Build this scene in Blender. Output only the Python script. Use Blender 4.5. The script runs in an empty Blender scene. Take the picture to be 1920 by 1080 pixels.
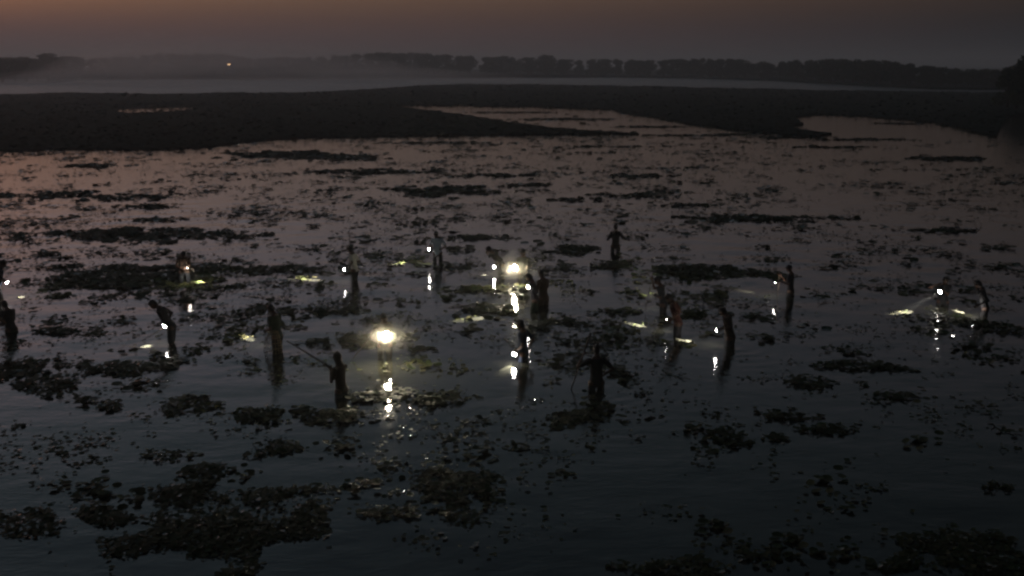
import bpy, bmesh, math, random
import numpy as np
from mathutils import Vector, Matrix, noise

random.seed(7)
rng = np.random.default_rng(7)
S = bpy.context.scene
COL = S.collection
R = math.radians

# ------------------------------------------------------------------ camera
CAM_H = 6.9
FPX = 1920.0
HOR = 120.0
PITCH = math.atan((540 - HOR) / FPX)
cd = bpy.data.cameras.new('camera')
cd.sensor_width = 36.0
cd.lens = 36.0 * FPX / 1920.0
cd.clip_start = 0.1
cd.clip_end = 20000
cam = bpy.data.objects.new('camera', cd)
COL.objects.link(cam)
cam.location = (0, 0, CAM_H)
cam.rotation_euler = (math.pi / 2 - PITCH, 0, 0)
S.camera = cam

# ------------------------------------------------------------------ sky, sun, exposure
SUN_EL = -0.9
SUN_ROT = -50
SKY_STRENGTH = 0.45
SKY_TINT = (1.04, 0.84, 1.14, 1)
SKY_HIGH = (0.90, 0.98, 1.0, 1)
MURK_AWAY = (0.022, 0.030, 0.038, 1)
MURK_SUN = (0.275, 0.168, 0.170, 1)
MURK_GLOW = (1.35, 0.46, 0.20, 1)
W = bpy.data.worlds.new('World')
S.world = W
W.use_nodes = True
wn = W.node_tree
bg = wn.nodes['Background']
sky = wn.nodes.new('ShaderNodeTexSky')
sky.sky_type = 'NISHITA'
sky.sun_disc = False
sky.sun_elevation = R(SUN_EL)
sky.sun_rotation = R(SUN_ROT)
sky.dust_density = 4.0
sky.air_density = 1.0
sky.ozone_density = 1.0
tint = wn.nodes.new('ShaderNodeMix')
tint.data_type = 'RGBA'
tint.blend_type = 'MULTIPLY'
tint.inputs[0].default_value = 1.0
tint_hi = wn.nodes.new('ShaderNodeMix')     # pinkish low down, cool teal higher up
tint_hi.data_type = 'RGBA'
tint_hi.inputs[6].default_value = SKY_TINT
tint_hi.inputs[7].default_value = SKY_HIGH
wn.links.new(tint_hi.outputs[2], tint.inputs[7])
wn.links.new(sky.outputs[0], tint.inputs[6])
# the thick dusk murk low over the whole horizon
tc = wn.nodes.new('ShaderNodeTexCoord')
sx = wn.nodes.new('ShaderNodeSeparateXYZ')
wn.links.new(tc.outputs['Generated'], sx.inputs[0])
mr = wn.nodes.new('ShaderNodeMapRange')
mr.interpolation_type = 'SMOOTHSTEP'
mr.inputs[1].default_value = -0.02
mr.inputs[2].default_value = 0.17
mr.inputs[3].default_value = 0.85
mr.inputs[4].default_value = 0.0
wn.links.new(sx.outputs[2], mr.inputs[0])
murk = wn.nodes.new('ShaderNodeMix')
murk.data_type = 'RGBA'
murk.blend_type = 'MIX'
wn.links.new(mr.outputs[0], murk.inputs[0])
dim = wn.nodes.new('ShaderNodeVectorMath')
dim.operation = 'SCALE'
wn.links.new(tint.outputs[2], dim.inputs[0])
wn.links.new(dim.outputs[0], murk.inputs[6])
# brighter towards the sunset, dim away from it
vd = wn.nodes.new('ShaderNodeVectorMath')
vd.operation = 'DOT_PRODUCT'
vd.inputs[1].default_value = (math.sin(R(SUN_ROT)), math.cos(R(SUN_ROT)), 0)
wn.links.new(tc.outputs['Generated'], vd.inputs[0])
mz = wn.nodes.new('ShaderNodeMapRange')
mz.inputs[1].default_value = 0.18
mz.inputs[2].default_value = 1.0
mz.inputs[3].default_value = 0.0
mz.inputs[4].default_value = 1.0
wn.links.new(vd.outputs['Value'], mz.inputs[0])
md = wn.nodes.new('ShaderNodeMapRange')
md.inputs[1].default_value = -0.3
md.inputs[2].default_value = 1.0
md.inputs[3].default_value = 0.2
md.inputs[4].default_value = 1.75
wn.links.new(vd.outputs['Value'], md.inputs[0])
me_ = wn.nodes.new('ShaderNodeMapRange')
me_.interpolation_type = 'SMOOTHSTEP'
me_.inputs[1].default_value = 0.10
me_.inputs[2].default_value = 0.42
me_.inputs[3].default_value = 1.0
me_.inputs[4].default_value = 0.68
wn.links.new(sx.outputs[2], me_.inputs[0])
mh = wn.nodes.new('ShaderNodeMapRange')
mh.interpolation_type = 'SMOOTHSTEP'
mh.inputs[1].default_value = 0.14
mh.inputs[2].default_value = 0.40
wn.links.new(sx.outputs[2], mh.inputs[0])
wn.links.new(mh.outputs[0], tint_hi.inputs[0])
mm = wn.nodes.new('ShaderNodeMath')
mm.operation = 'MULTIPLY'
wn.links.new(md.outputs[0], mm.inputs[0])
wn.links.new(me_.outputs[0], mm.inputs[1])
wn.links.new(mm.outputs[0], dim.inputs['Scale'])
mc = wn.nodes.new('ShaderNodeMix')
mc.data_type = 'RGBA'
mc.inputs[6].default_value = MURK_AWAY
mc.inputs[7].default_value = MURK_SUN
wn.links.new(mz.outputs[0], mc.inputs[0])
pw_ = wn.nodes.new('ShaderNodeMath')
pw_.operation = 'POWER'
pw_.inputs[1].default_value = 14.0
wn.links.new(mz.outputs[0], pw_.inputs[0])
wn.links.new(mc.outputs[2], murk.inputs[7])
# the red dust layer of the sunset, just above the murk
g1 = wn.nodes.new('ShaderNodeMapRange')
g1.interpolation_type = 'SMOOTHSTEP'
g1.inputs[1].default_value = 0.02
g1.inputs[2].default_value = 0.10
wn.links.new(sx.outputs[2], g1.inputs[0])
g2 = wn.nodes.new('ShaderNodeMapRange')
g2.interpolation_type = 'SMOOTHSTEP'
g2.inputs[1].default_value = 0.10
g2.inputs[2].default_value = 0.30
g2.inputs[3].default_value = 1.0
g2.inputs[4].default_value = 0.0
wn.links.new(sx.outputs[2], g2.inputs[0])
g3 = wn.nodes.new('ShaderNodeMath')
g3.operation = 'MULTIPLY'
wn.links.new(g1.outputs[0], g3.inputs[0])
wn.links.new(g2.outputs[0], g3.inputs[1])
g4 = wn.nodes.new('ShaderNodeMath')
g4.operation = 'MULTIPLY'
wn.links.new(g3.outputs[0], g4.inputs[0])
wn.links.new(pw_.outputs[0], g4.inputs[1])
mg = wn.nodes.new('ShaderNodeMix')
mg.data_type = 'RGBA'
mg.blend_type = 'ADD'
mg.inputs[7].default_value = MURK_GLOW
wn.links.new(g4.outputs[0], mg.inputs[0])
wn.links.new(murk.outputs[2], mg.inputs[6])
wn.links.new(mg.outputs[2], bg.inputs[0])
bg.inputs[1].default_value = SKY_STRENGTH

sd = bpy.data.lights.new('sun', 'SUN')
sd.energy = 0.02
sd.angle = R(12)
sd.color = (1, 0.6, 0.4)
sun = bpy.data.objects.new('sun', sd)
COL.objects.link(sun)
_az = R(SUN_ROT)
_e = R(1.5)
sun.rotation_euler = Vector((math.sin(_az) * math.cos(_e), math.cos(_az) * math.cos(_e), math.sin(_e))).to_track_quat('Z', 'Y').to_euler()

S.view_settings.view_transform = 'Standard'
S.view_settings.look = 'None'
S.view_settings.exposure = 0.0
S.view_settings.gamma = 1.0
S.view_settings.use_curve_mapping = False
S.render.engine = 'CYCLES'
S.cycles.use_denoising = True
S.cycles.max_bounces = 6
S.cycles.volume_bounces = 2
S.cycles.caustics_reflective = False
S.cycles.caustics_refractive = False
S.cycles.sample_clamp_indirect = 10.0
S.cycles.filter_width = 2.5

# ------------------------------------------------------------------ pixels to places
_up = Vector((0, math.sin(PITCH), math.cos(PITCH)))
_fw = Vector((0, math.cos(PITCH), -math.sin(PITCH)))
_cam = Vector((0, 0, CAM_H))


def ray(u, v):
    return Vector((1, 0, 0)) * ((u - 960) / FPX) + _up * ((540 - v) / FPX) + _fw


def gnd(u, v, z=0.0):
    d = ray(u, v)
    return _cam + d * ((z - CAM_H) / d.z)


def at_depth(u, v, Y):
    d = ray(u, v)
    return _cam + d * (Y / d.y)


def to_px(p):
    q = Vector(p) - _cam
    z = q.dot(_fw)
    return 960 + FPX * q.x / z, 540 - FPX * q.dot(_up) / z


# ------------------------------------------------------------------ helpers
def tag(o, label=None, cat=None, group=None, kind=None):
    if label:
        o['label'] = label
    if cat:
        o['category'] = cat
    if group:
        o['group'] = group
    if kind:
        o['kind'] = kind
    return o


def link(name, me, mat=None, parent=None):
    o = bpy.data.objects.new(name, me)
    COL.objects.link(o)
    if mat is not None and me is not None and not me.materials:
        me.materials.append(mat)
    if parent is not None:
        o.parent = parent
    return o


def empty(name, loc=(0, 0, 0), rz=0.0):
    o = bpy.data.objects.new(name, None)
    o.empty_display_size = 0.2
    COL.objects.link(o)
    o.location = loc
    o.rotation_euler = (0, 0, rz)
    return o


def bm_mesh(name, bm, smooth=True):
    me = bpy.data.meshes.new(name)
    bmesh.ops.recalc_face_normals(bm, faces=bm.faces)
    bm.to_mesh(me)
    bm.free()
    if smooth:
        for p in me.polygons:
            p.use_smooth = True
    return me


def np_mesh(name, V, F, smooth=False):
    """V (n,3), F (m,k) equal sized faces"""
    me = bpy.data.meshes.new(name)
    V = np.asarray(V, np.float32)
    F = np.asarray(F, np.int32)
    me.vertices.add(len(V))
    me.vertices.foreach_set('co', V.ravel())
    m, k = F.shape
    me.loops.add(m * k)
    me.loops.foreach_set('vertex_index', F.ravel())
    me.polygons.add(m)
    me.polygons.foreach_set('loop_start', np.arange(0, m * k, k, dtype=np.int32))
    me.polygons.foreach_set('loop_total', np.full(m, k, np.int32))
    me.polygons.foreach_set('use_smooth', np.full(m, smooth))
    me.update(calc_edges=True)
    me.validate()
    return me


def mat(name, col, rough=0.6, var=None, vscale=6.0, spec=0.3, bump=0.0, bscale=20.0, island=False):
    m = bpy.data.materials.new(name)
    m.use_nodes = True
    n = m.node_tree
    b = n.nodes['Principled BSDF']
    b.inputs['Base Color'].default_value = (*col, 1)
    b.inputs['Roughness'].default_value = rough
    b.inputs['Specular IOR Level'].default_value = spec
    if var:
        if island:
            g = n.nodes.new('ShaderNodeNewGeometry')
            src = g.outputs['Random Per Island']
        else:
            t = n.nodes.new('ShaderNodeTexCoord')
            nz = n.nodes.new('ShaderNodeTexNoise')
            nz.inputs['Scale'].default_value = vscale
            nz.inputs['Detail'].default_value = 4
            n.links.new(t.outputs['Object'], nz.inputs['Vector'])
            src = nz.outputs['Fac']
        r = n.nodes.new('ShaderNodeValToRGB')
        r.color_ramp.elements[0].color = (*col, 1)
        r.color_ramp.elements[1].color = (*var, 1)
        if not island:
            r.color_ramp.elements[0].position = 0.35
            r.color_ramp.elements[1].position = 0.68
        n.links.new(src, r.inputs[0])
        n.links.new(r.outputs[0], b.inputs['Base Color'])
    if bump:
        t2 = n.nodes.new('ShaderNodeTexCoord')
        nb = n.nodes.new('ShaderNodeTexNoise')
        nb.inputs['Scale'].default_value = bscale
        nb.inputs['Detail'].default_value = 3
        n.links.new(t2.outputs['Object'], nb.inputs['Vector'])
        bp = n.nodes.new('ShaderNodeBump')
        bp.inputs['Strength'].default_value = bump
        bp.inputs['Distance'].default_value = 0.02
        n.links.new(nb.outputs['Fac'], bp.inputs['Height'])
        n.links.new(bp.outputs[0], b.inputs['Normal'])
    return m


M = {}
M['leaf'] = mat('leaf', (0.026, 0.042, 0.014), 0.36, (0.056, 0.050, 0.022), spec=0.22, island=True)
M['pad'] = mat('pad', (0.035, 0.048, 0.018), 0.36, (0.065, 0.06, 0.028), spec=0.2, island=True)
M['bank'] = mat('bank', (0.014, 0.024, 0.015), 0.95, (0.024, 0.030, 0.020), 0.4, spec=0.03, bump=0.6, bscale=2.0)
M['bank_weed'] = mat('bank_weed', (0.014, 0.025, 0.014), 0.95, (0.026, 0.031, 0.019), spec=0.03, island=True)
M['bed'] = mat('bed', (0.08, 0.07, 0.05), 0.9, (0.05, 0.045, 0.03), 1.0)
M['crown'] = mat('crown', (0.03, 0.045, 0.018), 0.7, (0.06, 0.075, 0.03), spec=0.2, island=True)
# some of the leaves are wet and shine
for _k in ('leaf', 'pad'):
    _n = M[_k].node_tree
    _g = next(x for x in _n.nodes if x.type == 'NEW_GEOMETRY')
    _w = _n.nodes.new('ShaderNodeTexWhiteNoise')
    _w.noise_dimensions = '1D'
    _n.links.new(_g.outputs['Random Per Island'], _w.inputs['W'])
    _t = _n.nodes.new('ShaderNodeMath')
    _t.operation = 'GREATER_THAN'
    _t.inputs[1].default_value = .93 if _k == 'leaf' else .78
    _n.links.new(_w.outputs['Value'], _t.inputs[0])
    for _sock, _dry, _wet in (('Roughness', .55, .16), ('Specular IOR Level', .05, .45)):
        _m = _n.nodes.new('ShaderNodeMapRange')
        _m.inputs[3].default_value = _dry
        _m.inputs[4].default_value = _wet
        _n.links.new(_t.outputs[0], _m.inputs[0])
        _n.links.new(_m.outputs[0], _n.nodes['Principled BSDF'].inputs[_sock])
M['bark'] = mat('bark', (0.09, 0.065, 0.045), 0.9, (0.05, 0.038, 0.028), 3.0, bump=0.5, bscale=8)
M['skin'] = mat('skin', (0.085, 0.046, 0.03), 0.5, (0.065, 0.035, 0.023), 9.0)
M['hair'] = mat('hair', (0.012, 0.010, 0.009), 0.5, (0.02, 0.016, 0.014), 60.0, bump=0.4, bscale=90)
M['eye'] = mat('eye', (0.5, 0.48, 0.45), 0.2)
CLOTH = {
    'white': ((0.62, 0.6, 0.54), (0.5, 0.48, 0.42)),
    'paleblue': ((0.36, 0.43, 0.50), (0.28, 0.34, 0.42)),
    'navy': ((0.035, 0.045, 0.075), (0.022, 0.03, 0.05)),
    'brown': ((0.055, 0.036, 0.024), (0.04, 0.026, 0.018)),
    'black': ((0.02, 0.02, 0.022), (0.035, 0.034, 0.036)),
    'grey': ((0.04, 0.042, 0.045), (0.028, 0.03, 0.032)),
    'green': ((0.04, 0.055, 0.035), (0.028, 0.04, 0.026)),
    'red': ((0.065, 0.026, 0.02), (0.045, 0.02, 0.016)),
    'tan': ((0.20, 0.15, 0.10), (0.15, 0.11, 0.075)),
}
for k, (a, b) in CLOTH.items():
    M['cloth_' + k] = mat('cloth_' + k, a, 0.85, b, 5.0, spec=0.15, bump=0.5, bscale=16)
M['bamboo'] = mat('bamboo', (0.05, 0.036, 0.022), 0.6, (0.035, 0.025, 0.016), 4.0, bump=0.3, bscale=30)
M['cane'] = mat('cane', (0.24, 0.18, 0.10), 0.6, (0.16, 0.12, 0.07), 12.0)
M['torch_metal'] = mat('torch_metal', (0.06, 0.06, 0.065), 0.35, (0.09, 0.09, 0.095), 20)
M['torch_metal'].node_tree.nodes['Principled BSDF'].inputs['Metallic'].default_value = 0.7
M['torch_plastic'] = mat('torch_plastic', (0.02, 0.02, 0.02), 0.45, (0.03, 0.03, 0.03), 20)


def emit(name, col, s):
    m = bpy.data.materials.new(name)
    m.use_nodes = True
    b = m.node_tree.nodes['Principled BSDF']
    b.inputs['Base Color'].default_value = (0.8, 0.8, 0.78, 1)
    b.inputs['Emission Color'].default_value = (*col, 1)
    b.inputs['Emission Strength'].default_value = s
    return m


M['lens'] = emit('lens', (1.0, 0.93, 0.86), 300)
M['lens_big'] = emit('lens_big', (1.0, 0.88, 0.64), 2300)
M['far_lamp'] = emit('far_lamp', (1.0, 0.6, 0.3), 6)

# ------------------------------------------------------------------ where the people stand
# name, ground pixel (x, w), head top y, yaw (0 away, 90 to the left, 180 to the camera), lean, head pitch,
# right hand / left hand pixels with depth offset towards the camera (-) or None, shirt, lower cloth, headwear
P = [
    dict(x=-2, w=558, top=488, yaw=-70, lean=12, nod=20, R=(10, 529, 0.0), L=None, shirt='navy', low='black',
         label='person in dark clothes shining a torch at weeds beside the empty handed person', cap=None, H=1.68),
    dict(x=22, w=622, top=565, yaw=60, lean=10, nod=25, R=(8, 606, .1), L=(8, 604, -.15), shirt='black', low='green',
         label='empty handed person in black shirt standing beside a thick weed raft', cap=None, H=1.62),
    dict(x=347, w=532, top=468, yaw=200, lean=18, nod=30, R=(341, 503, -.25), L=(357, 504, -.25), shirt='brown', low='grey',
         label='person in brown shirt with torch and rod standing inside the widest weed raft', cap=None, H=1.62),
    dict(x=324, w=644, top=562, yaw=90, lean=30, nod=25, R=(311, 612, .1), L=(316, 618, -.2), shirt='black', low='grey',
         label='person stooping far forward holding a torch and a short spear', cap=None, H=1.72),
    dict(x=521, w=655, top=572, yaw=62, lean=6, nod=25, R=(504, 602, .12), L=(503, 622, -.15), shirt='green', low='black',
         label='person gripping a thin upright pole with a round fish basket at the hip', cap=None, H=1.68),
    dict(x=641, w=742, top=662, yaw=58, lean=4, nod=6, R=(607, 681, .08), L=(612, 683, -.1), shirt='brown', low='grey',
         label='person in brown hood aiming a long straight spear out of the weeds', cap='hood', H=1.66),
    dict(x=722, w=672, top=585, yaw=180, lean=4, nod=15, R=(697, 633, -.15), L=(727, 630, -.34), shirt='black', low='black',
         label='person behind the lone glaring lamp holding a slanting stick', cap=None, H=1.68),
    dict(x=666, w=526, top=462, yaw=68, lean=8, nod=25, R=(656, 490, .12), L=(650, 504, -.12), shirt='white', low='black',
         label='slim person in white shirt and black shorts holding a thin upright stick', cap=None, H=1.66),
    dict(x=821, w=492, top=433, yaw=165, lean=5, nod=22, R=(807, 467, -.2), L=(829, 466, -.25), shirt='paleblue', low='black',
         label='person in pale blue shirt and dark shorts holding a small bright torch', cap=None, H=1.66),
    dict(x=941, w=511, top=460, yaw=112, lean=38, nod=5, R=(913, 474, .1), L=(928, 497, -.2), shirt='black', low='grey',
         label='person bending over with one arm stretched out behind the starry lamp', cap=None, H=1.7),
    dict(x=981, w=529, top=466, yaw=182, lean=4, nod=12, R=(967, 503, -.36), L=(990, 502, -.25), shirt='black', low='black',
         label='person half hidden by the starry glare of the brightest lamp', cap=None, H=1.66),
    dict(x=1019, w=572, top=507, yaw=35, lean=4, nod=18, R=(1010, 545, .2), L=(1006, 542, .1), shirt='brown', low='brown',
         label='tall person in brown turned away beside the lit arm of a neighbour', cap=None, H=1.68),
    dict(x=1003, w=584, top=513, yaw=84, lean=8, nod=22, R=(994, 541, .12), L=(996, 544, -.16), shirt='black', low='green',
         label='person with lit forearm holding a small torch beside a tall companion', cap=None, H=1.66),
    dict(x=982, w=676, top=600, yaw=65, lean=2, nod=15, R=(990, 652, .2), L=(966, 662, -.1), shirt='navy', low='navy',
         label='person in navy shirt lowering a torch to the glittering water', cap=None, H=1.68),
    dict(x=1118, w=730, top=647, yaw=12, lean=1, nod=8, R=(1132, 702, .02), L=(1090, 662, .10), shirt='black', low='grey',
         label='broad person with one hand on hip and a raised hand on a tall pole', cap=None, H=1.7),
    dict(x=1154, w=472, top=420, yaw=5, lean=2, nod=10, R=(1180, 449, .1), L=(1144, 446, .18), shirt='black', low='black',
         label='person in black with bent elbows wading apart from all the others', cap=None, H=1.7),
    dict(x=1244, w=585, top=520, yaw=62, lean=12, nod=15, R=(1223, 521, .12), L=(1234, 556, -.05), shirt='grey', low='black',
         label='person raising one arm high on a thin drooping rod', cap=None, H=1.68),
    dict(x=1271, w=627, top=553, yaw=66, lean=16, nod=30, R=(1257, 597, .12), L=(1259, 599, -.18), shirt='red', low='black',
         label='person in dark red shirt looking down at two bright streaks on water', cap=None, H=1.7),
    dict(x=1370, w=648, top=578, yaw=58, lean=14, nod=28, R=(1360, 596, .15), L=(1350, 619, -.05), shirt='brown', low='black',
         label='person in brown shirt bowed over a torch with an upright stick', cap=None, H=1.66),
    dict(x=1482, w=556, top=497, yaw=60, lean=2, nod=12, R=(1462, 514, .1), L=(1460, 528, -.1), shirt='black', low='grey',
         label='upright person in black holding torch and thin rod out in front', cap='cap', H=1.66),
    dict(x=1767, w=572, top=517, yaw=165, lean=6, nod=18, R=(1758, 533, -.1), L=(1766, 548, -.3), shirt='black', low='black',
         label='person whose torch throws a long slanting beam over the water', cap=None, H=1.62),
    dict(x=1846, w=592, top=528, yaw=66, lean=14, nod=20, R=(1831, 536, .08), L=(1832, 575, -.15), shirt='black', low='black',
         label='person holding one hand up to the face and a torch low', cap=None, H=1.66),
]
for p in P:
    p['pos'] = gnd(p['x'], p['w'])

# ------------------------------------------------------------------ water
def axis(parts):
    out = []
    for a, b, n in parts:
        out += list(np.linspace(a, b, n, endpoint=False))
    out.append(parts[-1][1])
    return np.array(out)


gx = axis([(-3200, -400, 8), (-400, -60, 17), (-60, -24, 60), (-24, 24, 440), (24, 60, 60), (60, 400, 17), (400, 3200, 8)])
gy = axis([(-60, 9, 14), (9, 52, 450), (52, 80, 60), (80, 400, 40), (400, 3200, 14)])
GX, GY = np.meshgrid(gx, gy)
Z = np.zeros_like(GX)
fade = np.clip((28 - np.abs(GX)) / 4, 0, 1) * np.clip((GY - 8) / 3, 0, 1) * np.clip((60 - GY) / 10, 0, 1)
wv = np.zeros_like(GX)
for i in range(34):
    lam = rng.uniform(0.5, 2.6)
    th = rng.normal(math.pi / 2, 0.75)
    wv += 0.00080 * lam ** 1.0 * np.sin(2 * math.pi / lam * (GX * math.cos(th) + GY * math.sin(th)) + rng.uniform(0, 6.28))
patch = 0.55 + 0.45 * np.sin(GX * .23 + 1.3 * np.sin(GY * .11)) * np.sin(GY * .19 + 1.1 * np.sin(GX * .13))
Z += wv * patch * fade
for p in P:
    q = p['pos']
    r = np.hypot(GX - q.x, GY - q.y)
    lam = random.uniform(.34, .5)
    Z += fade * random.uniform(.003, .0048) * np.exp(-r / random.uniform(.9, 1.6)) * np.sin(2 * math.pi * r / lam + random.uniform(0, 6))
Vw = np.stack([GX.ravel(), GY.ravel(), Z.ravel()], 1)
nx, ny = len(gx), len(gy)
ii = (np.arange(ny - 1)[:, None] * nx + np.arange(nx - 1)[None, :]).ravel()
Fw = np.stack([ii, ii + 1, ii + nx + 1, ii + nx], 1)
wm = bpy.data.materials.new('lake_water')
wm.use_nodes = True
n = wm.node_tree
b = n.nodes['Principled BSDF']
b.inputs['Base Color'].default_value = (0.020, 0.020, 0.015, 1)
b.inputs['Roughness'].default_value = 0.07
b.inputs['IOR'].default_value = 1.333
t = n.nodes.new('ShaderNodeTexCoord')
mp = n.nodes.new('ShaderNodeMapping')
mp.inputs['Scale'].default_value = (0.8, 1.5, 1)
n.links.new(t.outputs['Object'], mp.inputs['Vector'])
nz = n.nodes.new('ShaderNodeTexNoise')
nz.inputs['Scale'].default_value = 2.2
nz.inputs['Detail'].default_value = 3
n.links.new(mp.outputs[0], nz.inputs['Vector'])
bp = n.nodes.new('ShaderNodeBump')
bp.inputs['Strength'].default_value = 1.0
bp.inputs['Distance'].default_value = 0.009
nz2 = n.nodes.new('ShaderNodeTexNoise')
nz2.inputs['Scale'].default_value = 9.0
nz2.inputs['Detail'].default_value = 2
n.links.new(mp.outputs[0], nz2.inputs['Vector'])
bp2 = n.nodes.new('ShaderNodeBump')
bp2.inputs['Strength'].default_value = 1.0
bp2.inputs['Distance'].default_value = 0.0042
n.links.new(nz2.outputs['Fac'], bp2.inputs['Height'])
n.links.new(bp2.outputs[0], bp.inputs['Normal'])
n.links.new(nz.outputs['Fac'], bp.inputs['Height'])
n.links.new(bp.outputs[0], b.inputs['Normal'])
M['water'] = wm
# the open lake beyond the banks is ruffled by wind
wm2 = wm.copy()
wm2.name = 'ruffled_water'
wm2.node_tree.nodes['Principled BSDF'].inputs['Roughness'].default_value = 0.38
wme = np_mesh('water', Vw, Fw, True)
wme.materials.append(wm)
wme.materials.append(wm2)
wme.polygons.foreach_set('material_index', (Vw[Fw[:, 0], 1] > 225).astype(np.int32))
tag(link('water', wme), kind='structure')

# ------------------------------------------------------------------ banks and far shore
def smooth_noise(x, s, seed):
    return noise.noise(Vector((x * s, seed * 7.31, seed * 1.7)))


def land(name, pts, z=0.22, rough=1.0, zback=None):
    """a low bank whose outline was read from the picture and laid on the water level"""
    P2 = []
    N = len(pts)
    for i in range(N):
        a, c = pts[i], pts[(i + 1) % N]
        n_ = max(1, int(math.hypot(c[0] - a[0], (c[1] - a[1]) * 4) / 6))
        for k in range(n_):
            f = k / n_
            u = a[0] + (c[0] - a[0]) * f
            v = a[1] + (c[1] - a[1]) * f
            v += rough * (1.6 * smooth_noise(u, .02, len(name)) + 1.5 * smooth_noise(u, .07, len(name) + 3) + 1.2 * smooth_noise(u, .21, 5)) * min(1, (v - HOR) / 60)
            u += rough * 4 * smooth_noise(u + v * 5, .11, 9)
            P2.append(gnd(u, max(v, HOR + 9)))
    bm = bmesh.new()
    top = [bm.verts.new((q.x, q.y, z)) for q in P2]
    bot = [bm.verts.new((q.x * 1.0, q.y, -0.5)) for q in P2]
    f = bm.faces.new(top)
    for i in range(len(top)):
        bm.faces.new((bot[i], bot[(i + 1) % len(top)], top[(i + 1) % len(top)], top[i]))
    bmesh.ops.triangulate(bm, faces=[f])
    return tag(link(name, bm_mesh(name, bm, False), M['bank']), kind='structure')


BANK_A = [(-120, 200), (0, 199), (220, 195), (430, 193), (700, 196), (760, 203), (850, 214), (930, 226), (985, 235), (1060, 243), (1130, 248),
          (1200, 251.5), (1120, 252.5), (1050, 253), (900, 254.5), (750, 257), (600, 259), (480, 264), (430, 271),
          (330, 281), (200, 281), (100, 281), (0, 284), (-120, 285)]
BANK_B = [(-260, 181), (0, 178), (120, 175), (230, 176), (330, 178), (400, 174), (560, 175), (650, 170), (720, 167), (790, 161), (870, 158.5), (1000, 158.5), (1200, 162), (1400, 166.5),
          (1550, 170), (1700, 173), (2150, 176), (2200, 212), (1940, 212), (1890, 218), (1874, 240), (1868, 258), (1830, 249), (1750, 231),
          (1640, 221), (1530, 214), (1490, 222), (1505, 233), (1480, 242), (1560, 252), (1530, 257), (1440, 251),
          (1350, 241), (1250, 226), (1140, 206), (1000, 201), (860, 199), (700, 199), (300, 198), (0, 198), (-260, 199)]
FAR = [(-900, 150), (-200, 150), (0, 149), (120, 146), (320, 143), (480, 141.5), (760, 141), (960, 142), (1150, 145), (1300, 147), (1450, 152),
       (1600, 160), (1750, 168), (2400, 174), (2700, 130.2), (1500, 130), (900, 130), (100, 130), (-1200, 130.2)]
land('bank', BANK_A, 0.16, 1.0)
land('bank', BANK_B, 0.20, 1.1)
land('shore', FAR, 0.6, 0.3)
# small pool lying open in the near bank
pp = []
for u, v in [(216, 208), (235, 205), (300, 204), (345, 201.5), (372, 202), (350, 206), (300, 209.5), (240, 211)]:
    q = gnd(u, v, 0.17)
    pp.append(q)
bm = bmesh.new()
bm.faces.new([bm.verts.new((q.x, q.y, 0.172)) for q in pp])
tag(link('pool', bm_mesh('pool', bm, False), M['water']), kind='structure')

# ------------------------------------------------------------------ trees
def leaf_cloud(n, blobs, size, rs):
    V = []
    F = []
    wts = np.array([bb[3] ** 2 for bb in blobs])
    wts /= wts.sum()
    idx = rs.choice(len(blobs), n, p=wts)
    for i in idx:
        cx, cy, cz, r = blobs[i]
        d = rs.normal(size=3)
        d /= np.linalg.norm(d)
        rad = r * rs.uniform(.45, 1.08)
        c = np.array([cx, cy, cz]) + d * rad * np.array([1, 1, .78])
        s = size * rs.uniform(.6, 1.4)
        a = rs.normal(size=3)
        a /= np.linalg.norm(a)
        bb = np.cross(a, rs.normal(size=3))
        bb /= np.linalg.norm(bb)
        k = len(V)
        V += [c - a * s, c + bb * s * .6, c + a * s, c - bb * s * .6]
        F.append((k, k + 1, k + 2, k + 3))
    return np.array(V), np.array(F)


def tube(bm, pts, rads, seg=8, cap=True):
    rings = []
    prev = None
    for i, p in enumerate(pts):
        p = Vector(p)
        if i == 0:
            d = Vector(pts[1]) - p
        elif i == len(pts) - 1:
            d = p - Vector(pts[-2])
        else:
            d = Vector(pts[i + 1]) - Vector(pts[i - 1])
        d.normalize()
        if prev is None:
            a = d.orthogonal().normalized()
        else:
            a = (prev - d * prev.dot(d)).normalized()
        prev = a
        c = d.cross(a)
        r = rads[i]
        ra, rb = r if isinstance(r, tuple) else (r, r)
        rings.append([bm.verts.new(p + a * (ra * math.cos(2 * math.pi * k / seg)) + c * (rb * math.sin(2 * math.pi * k / seg))) for k in range(seg)])
    for i in range(len(rings) - 1):
        for k in range(seg):
            bm.faces.new((rings[i][k], rings[i][(k + 1) % seg], rings[i + 1][(k + 1) % seg], rings[i + 1][k]))
    if cap:
        bm.faces.new(rings[0][::-1])
        bm.faces.new(rings[-1])
    return bm


def tree_meshes(seed, leaves, h=10.0):
    rs = np.random.default_rng(seed)
    bm = bmesh.new()
    th = h * rs.uniform(.28, .4)
    lean = rs.normal(size=2) * .3
    tube(bm, [(0, 0, -.4), (lean[0] * .3, lean[1] * .3, th * .5), (lean[0], lean[1], th), (lean[0] * 1.3, lean[1] * 1.3, h * .75)], [.34, .25, .2, .07], 8)
    blobs = []
    for k in range(rs.integers(11, 15)):
        a = rs.uniform(0, 6.28)
        rr = rs.uniform(.5, 3.0) * h / 10
        z = h * rs.uniform(.14, .84)
        rr *= 1.15 - z / h * .7
        r = h * rs.uniform(.10, .19)
        e = (lean[0] + rr * math.cos(a), lean[1] + rr * math.sin(a), z)
        tube(bm, [(lean[0], lean[1], th * rs.uniform(.75, 1.05)), ((e[0] + lean[0]) / 2, (e[1] + lean[1]) / 2, z * .8), e], [.12, .08, .03], 6)
        blobs.append((*e, r))
    blobs.append((lean[0], lean[1], h * .8, h * .16))
    V, F = leaf_cloud(leaves, blobs, h * .035, rs)
    return bm_mesh('trunk', bm), np_mesh('crown', V, F)


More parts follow.
